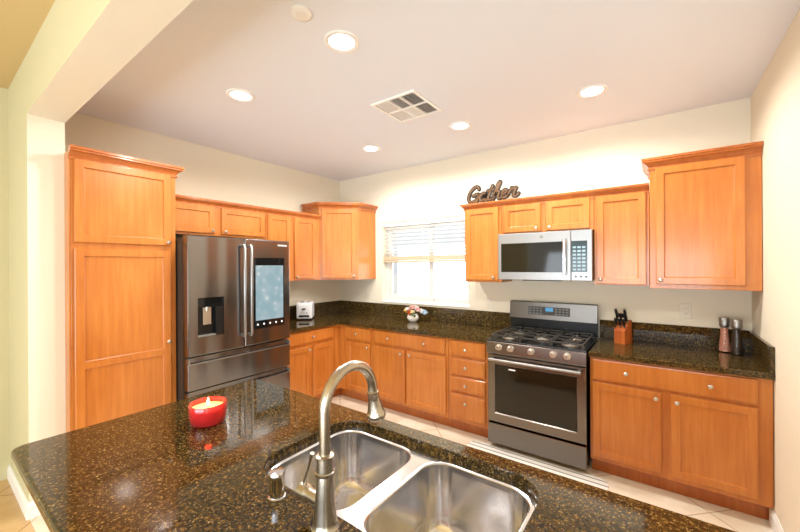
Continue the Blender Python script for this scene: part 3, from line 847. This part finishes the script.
# flowers in white bowl vase
vx, vy = 1.385, -.215
t = thing('flower_vase', (vx, vy, .9145), 'white bowl vase of small pink, cream and orange flowers beneath the window', 'flowers')
obj('vase', B().lathe([(.032, 0), (.040, .004), (.062, .030), (.068, .052), (.060, .074), (.050, .084), (.053, .092), (.049, .092), (.046, .084), (.001, .078)], (vx, vy, .9145), n=32), mat('vase_ceramic', srgb(244, 238, 228), .25), t, 50)
def flower(c, r, M, seed):
    rnd = random.Random(seed); b = B()
    for ring, (n, tilt, rr) in enumerate(((7, .15, .95), (7, .65, .95), (6, 1.1, .85))):
        for k in range(n):
            a = 2*PI*k/n + ring*.4 + rnd.random()*.2
            Mx = Matrix.Translation(c) @ Matrix.Rotation(rnd.uniform(-.4, .4), 4, 'X') @ Matrix.Rotation(a, 4, 'Z') @ Matrix.Rotation(-tilt, 4, 'Y')
            b.M = Mx; L = r*rr
            pts = [[(0, 0, 0)]*0]
            rows = []
            for i in range(5):
                u = i/4; wd = L*.42*math.sin(PI*min(1, .15+u*.8)); x = L*u
                rows.append([b.v((x, -wd, .006*u)), b.v((x, 0, -.004*u+.002)), b.v((x, wd, .006*u))])
            for p, q in zip(rows, rows[1:]):
                for j in range(2): b.face([p[j], p[j+1], q[j+1], q[j]])
    b.M = Matrix.Identity(4)
    b.lathe([(.001, -r*.35), (r*.40, -r*.22), (r*.58, r*.05), (r*.48, r*.32), (r*.2, r*.46), (.001, r*.48)], c, n=12)
    return b
FC = {'pink': mat('pink_petal', srgb(240, 190, 185), .6), 'cream': mat('cream_petal', srgb(246, 232, 190), .6), 'orange': mat('orange_petal', srgb(226, 112, 62), .6),
      'white': mat('white_petal', srgb(244, 240, 238), .6), 'yellow': mat('yellow_petal', srgb(238, 205, 110), .6), 'blue_glare': mat('pale_blue_glare', srgb(186, 208, 224), .6)}
LEAF = mat('leaf', srgb(70, 90, 40), .5)
fl = [('yellow', -.105, .0, .108, .036), ('pink', -.065, .02, .122, .042), ('orange', -.022, -.045, .098, .040), ('cream', -.03, .03, .140, .042), ('pink', .0, .0, .145, .045),
      ('white', .035, .02, .138, .042), ('cream', .03, -.045, .106, .034), ('pink', .075, .0, .122, .044), ('white', .100, .03, .112, .042), ('orange', .005, -.06, .086, .03),
      ('white', -.05, -.045, .13, .03), ('blue_glare', .160, .025, .098, .045)]  # pale blue bloom stands in for window glare on the backsplash
fl = [(c, dx*.9, dy, .085+(dz-.085)*1.15, r*.98) for c, dx, dy, dz, r in fl]
for i, (c, dx, dy, dz, r) in enumerate(fl):
    fo = obj('flower', flower((vx+dx, vy+dy, .9145+dz), r, None, i), FC[c], t, 60)
    fo['label'] = c + ' flower'
b = B()
for c, dx, dy, dz, r in fl: b.tube([(vx+dx*.15, vy+dy*.15, .9145+.085), (vx+dx*.6, vy+dy*.6, .9145+.07+dz*.4), (vx+dx, vy+dy, .9145+dz-.004)], .0018, 5)
obj('stem', b, LEAF, t)
b = B()
rnd = random.Random(3)
for k in range(16):
    a = rnd.uniform(0, 2*PI); el = rnd.uniform(-.3, .5); L = rnd.uniform(.06, .085)
    b.M = Matrix.Translation((vx, vy, .9145+.094)) @ Matrix.Rotation(a, 4, 'Z') @ Matrix.Rotation(-el, 4, 'Y') @ Matrix.Translation((.035, 0, 0))
    rows = []
    for i in range(6):
        u = i/5; wd = .016*math.sin(PI*min(.98, .06+u*.94)); rows.append([b.v((L*u, -wd, .004-.02*u*u)), b.v((L*u, 0, -.02*u*u)), b.v((L*u, wd, .004-.02*u*u))])
    for p, q in zip(rows, rows[1:]):
        for j in range(2): b.face([p[j], p[j+1], q[j+1], q[j]])
obj('leaf', b, LEAF, t, 60)

# knife block
kx, ky = 3.415, -.190
t = thing('knife_block', (kx, ky, .9145), 'wooden knife block on the counter just right of the range', 'knife block')
KR = Matrix.Rotation(math.radians(-24), 4, 'Z')
b = B(Matrix.Translation((kx, ky, .9145)) @ KR)
P = [(-.050, 0), (-.050, .105), (.010, .175), (.060, .185), (.060, 0)]
lo = [b.v((-.042, y, z)) for y, z in P]; hi = [b.v((.042, y, z)) for y, z in P]
for i in range(len(P)): b.face([lo[i], lo[(i+1) % len(P)], hi[(i+1) % len(P)], hi[i]])
f1 = b.face(lo); f2 = b.face(hi[::-1])
bmesh.ops.bevel(b.bm, geom=list(f1.edges)+list(f2.edges), offset=.003, segments=2, affect='EDGES')
obj('body', b, BLOCKW, t)
HNDL = mat('knife_handle', srgb(28, 24, 22), .35)
def knife(lx, ly, lz, L, sh=False, label=''):
    c = Vector((kx, ky, .9145)) + KR @ Vector((lx, ly, lz)); d = KR.to_3x3() @ Vector((0, -.35, 1)).normalized()
    k = thing('kitchen_scissors' if sh else 'knife', c, label, 'scissors' if sh else 'knife', None if sh else 'knives in the wooden block')
    if sh:
        b = B()
        for s in (-1, 1): b.tube([c+Vector((s*.016+math.cos(a)*.013, 0, L*.6+math.sin(a)*.022)) for a in [2*PI*i/14 for i in range(15)]], .004, 8)
        obj('handle', b, HNDL, k, 50)
        obj('blade', B().tube([c+d*.001, c+d*.03], .005, 6), NICKEL, k)
    else:
        obj('bolster', B().tube([c+d*.0015, c+d*.020], [.0085, .0095], 8), NICKEL, k, 40)
        obj('handle', B().tube([c+d*.0205, c+d*.04, c+d*(L*.8), c+d*L], [.009, .010, .0115, .0085], 8), HNDL, k, 40)
        obj('butt_cap', B().tube([c+d*(L+.0002), c+d*(L+.006)], [.009, .007], 8), NICKEL, k, 40)
for lx, ly, lz, L, lb in ((-.034, .0, .1655, .12, 'longest black knife at the left rear of the knife block'),
        (.034, .0, .1655, .12, 'longest black knife at the right rear of the knife block'),
        (-.011, .0, .1655, .085, 'black knife in the back row of the block, left of centre'),
        (.012, .0, .1655, .085, 'black knife in the back row of the block, right of centre'),
        (-.030, -.028, .132, .078, 'short black knife at the left of the block front row'),
        (.0, -.028, .132, .078, 'short black knife at the middle of the block front row'),
        (.030, -.028, .132, .078, 'short black knife at the right of the block front row')):
    knife(lx, ly, lz, L, False, lb)

# mills
def mill(x, y, label, fill, s=1):
    t = thing('spice_mill', (x, y, .9145), label, 'spice mill', 'salt and pepper mills')
    z = .9145
    G = mat('mill_glass', (1, 1, 1, 1), .03, trans=1, ior=1.2)
    obj('fill', B().lathe([(.031, .006), (.030, .05), (.0235, .11), (.0205, .172), (.001, .172)], (x, y, z), n=24), fill, t, 50)
    obj('glass_body', B().lathe([(.035, .001), (.0355, .006), (.033, .05), (.026, .11), (.0225, .178), (.0215, .1785), (.0245, .11), (.0315, .05), (.033, .0055), (.001, .0045)], (x, y, z), n=28, cap=False), G, t, 50)
    obj('cap', B().lathe([(.0225, .179), (.027, .181), (.0275, .188), (.031, .192), (.031, .243), (.029, .247), (.001, .2475)], (x, y, z), n=28), STEEL, t, 40)
def crystals(name, a, b_, c_):
    M = mat(name, a, .5); nt, pb, new, link = nodes(M)
    v = coords(nt, new, link); vo = new('ShaderNodeTexVoronoi'); vo.inputs['Scale'].default_value = 260; link(v, vo.inputs['Vector'])
    sp = new('ShaderNodeSeparateColor'); link(vo.outputs['Color'], sp.inputs[0])
    r = ramp(new, [(0, a), (.5, b_), (1, c_)]); link(sp.outputs[0], r.inputs[0]); link(r.outputs[0], pb.inputs['Base Color'])
    return M
mill(4.036, -.105, 'glass mill full of pink salt in the right counter corner', crystals('pink_salt', srgb(216, 128, 96), srgb(232, 158, 128), srgb(244, 190, 165)))
mill(4.094, -.165, 'glass mill of dark peppercorns beside the pink salt mill', crystals('peppercorns', srgb(36, 26, 20), srgb(66, 48, 36), srgb(110, 90, 66)))

# ------------------------------------------------------------------ "Gather" sign, script letters standing on the cabinet
GB = mat('sign_dark_edge', srgb(34, 23, 14), .6); GF = mat('sign_brown_face', srgb(96, 66, 34), .6)
t = thing('gather_sign', (2.32, -.20, 2.16), 'brown script sign reading Gather on top of the cabinets', 'sign')
def bez(p, n=8):
    """Catmull-Rom through points"""
    P = [Vector((a, c)) for a, c in p]; out = []
    for i in range(len(P)-1):
        p0 = P[max(i-1, 0)]; p1 = P[i]; p2 = P[i+1]; p3 = P[min(i+2, len(P)-1)]
        for k in range(n):
            u = k/n
            out.append(.5*((2*p1)+(-p0+p2)*u+(2*p0-5*p1+4*p2-p3)*u*u+(-p0+3*p1-3*p2+p3)*u**3))
    out.append(P[-1]); return out
def ribbon(b, pts, w, y0, y1):
    n = len(pts); L = []; Rr = []
    for i, p in enumerate(pts):
        d = (pts[min(i+1, n-1)]-pts[max(i-1, 0)]).normalized(); s = Vector((-d.y, d.x))*w
        L.append(p+s); Rr.append(p-s)
    cap0 = [pts[0]+Vector((math.cos(a), math.sin(a)))*w for a in [math.atan2((L[0]-pts[0]).y, (L[0]-pts[0]).x)+PI*k/5 for k in range(1, 5)]]
    cap1 = [pts[-1]+Vector((math.cos(a), math.sin(a)))*w for a in [math.atan2((Rr[-1]-pts[-1]).y, (Rr[-1]-pts[-1]).x)+PI*k/5 for k in range(1, 5)]]
    fr = [[b.v((q.x, y0, q.y)) for q in a] for a in (L, Rr)]; bk = [[b.v((q.x, y1, q.y)) for q in a] for a in (L, Rr)]
    c0f = [b.v((q.x, y0, q.y)) for q in cap0]; c0b = [b.v((q.x, y1, q.y)) for q in cap0]
    c1f = [b.v((q.x, y0, q.y)) for q in cap1]; c1b = [b.v((q.x, y1, q.y)) for q in cap1]
    for S_ in (fr, bk):
        for i in range(n-1): b.face([S_[0][i], S_[0][i+1], S_[1][i+1], S_[1][i]])
    for j in (0, 1):
        for i in range(n-1): b.face([fr[j][i], fr[j][i+1], bk[j][i+1], bk[j][i]])
    for cf, cb, (a, c_) in ((c0f, c0b, (0, 0)), (c1f, c1b, (1, -1))):
        st = fr[0][0] if a == 0 else fr[1][-1]; en = fr[1][0] if a == 0 else fr[0][-1]
        sb = bk[0][0] if a == 0 else bk[1][-1]; eb = bk[1][0] if a == 0 else bk[0][-1]
        ch = [st]+cf+[en]; chb = [sb]+cb+[eb]
        b.face(ch); b.face(chb[::-1])
        for i in range(len(ch)-1): b.face([ch[i], ch[i+1], chb[i+1], chb[i]])
# strokes in a slanted unit space: x in letter units, z height (x-height = .5, cap = 1)
LET = [
 ('G', [[(.62, .80), (.55, .98), (.38, 1.0), (.16, .80), (.03, .45), (.06, .14), (.24, .02), (.48, .10), (.60, .34), (.64, .50)], [(.30, .40), (.48, .50), (.66, .48), (.62, .25), (.54, -.02), (.36, -.12), (.14, -.10)]]),
 ('a', [[(1.06, .46), (.90, .52), (.76, .36), (.74, .14), (.84, .02), (.98, .14), (1.07, .46), (1.02, .18), (1.08, .02), (1.18, .06)]]),
 ('t', [[(1.42, .92), (1.32, .55), (1.24, .20), (1.28, .02), (1.40, .06)], [(1.16, .62), (1.36, .66), (1.54, .64)]]),
 ('h', [[(1.50, .05), (1.60, .45), (1.74, .98), (1.84, 1.10), (1.82, .90), (1.68, .50), (1.54, .04)], [(1.60, .28), (1.76, .50), (1.86, .44), (1.80, .16), (1.86, .02), (1.98, .08)]]),
 ('e', [[(2.00, .22), (2.16, .30), (2.27, .44), (2.18, .54), (2.04, .40), (2.00, .18), (2.10, .03), (2.26, .08), (2.36, .20)]]),
 ('r', [[(2.36, .20), (2.50, .50), (2.54, .60), (2.60, .50), (2.78, .56), (2.68, .26), (2.70, .06), (2.86, .06), (2.94, .18)]]),
]
gx, gz, sxx, szz = 2.070, 2.190, .176, .150
for nme, strokes in LET:
    b = B(); b2 = B(); yo = -.205
    for st in strokes:
        P = [(gx+(a+.10*c)*sxx, gz+c*szz+a*.004) for a, c in st]
        q = bez(P); ribbon(b, q, .0185, yo-.012, yo+.010); ribbon(b2, q, .0075, yo-.0145, yo-.0122)
    lt = obj('letter_'+nme.lower(), b, GB, t)
    obj('face', b2, GF, lt)
obj('base', B().box(2.075, 2.56, -.225, -.185, 2.1585, 2.1655, .002), GB, t)

# ------------------------------------------------------------------ mat in front of the range
RUG = mat('striped_mat', srgb(236, 234, 228), .85)
nt, pb, new, link = nodes(RUG)
tc = new('ShaderNodeTexCoord'); sp = new('ShaderNodeSeparateXYZ'); link(tc.outputs['Object'], sp.inputs[0])
ma = new('ShaderNodeMath'); ma.operation = 'MULTIPLY'; ma.inputs[1].default_value = 1/.055; link(sp.outputs['Y'], ma.inputs[0])
fr_ = new('ShaderNodeMath'); fr_.operation = 'FRACT'; link(ma.outputs[0], fr_.inputs[0])
rp = ramp(new, [(0, srgb(232, 230, 224)), (.45, srgb(232, 230, 224)), (.5, srgb(150, 148, 144)), (.72, srgb(150, 148, 144)), (.77, srgb(232, 230, 224))])
link(fr_.outputs[0], rp.inputs[0]); link(rp.outputs[0], pb.inputs['Base Color'])
b = B(); rr = [rrect(2.31+i, 3.365-i, -1.12+i, -.645-i, .07-i, z, 8) for i, z in ((0, .0008), (0, .005), (.003, .007))]
q = b.rings(rr); b.face(q[0][::-1]); b.face(q[-1])
tag(obj('kitchen_mat', b, RUG, origin=(2.84, -.88, .0008)), 'white and grey striped floor mat in front of the range', 'mat')
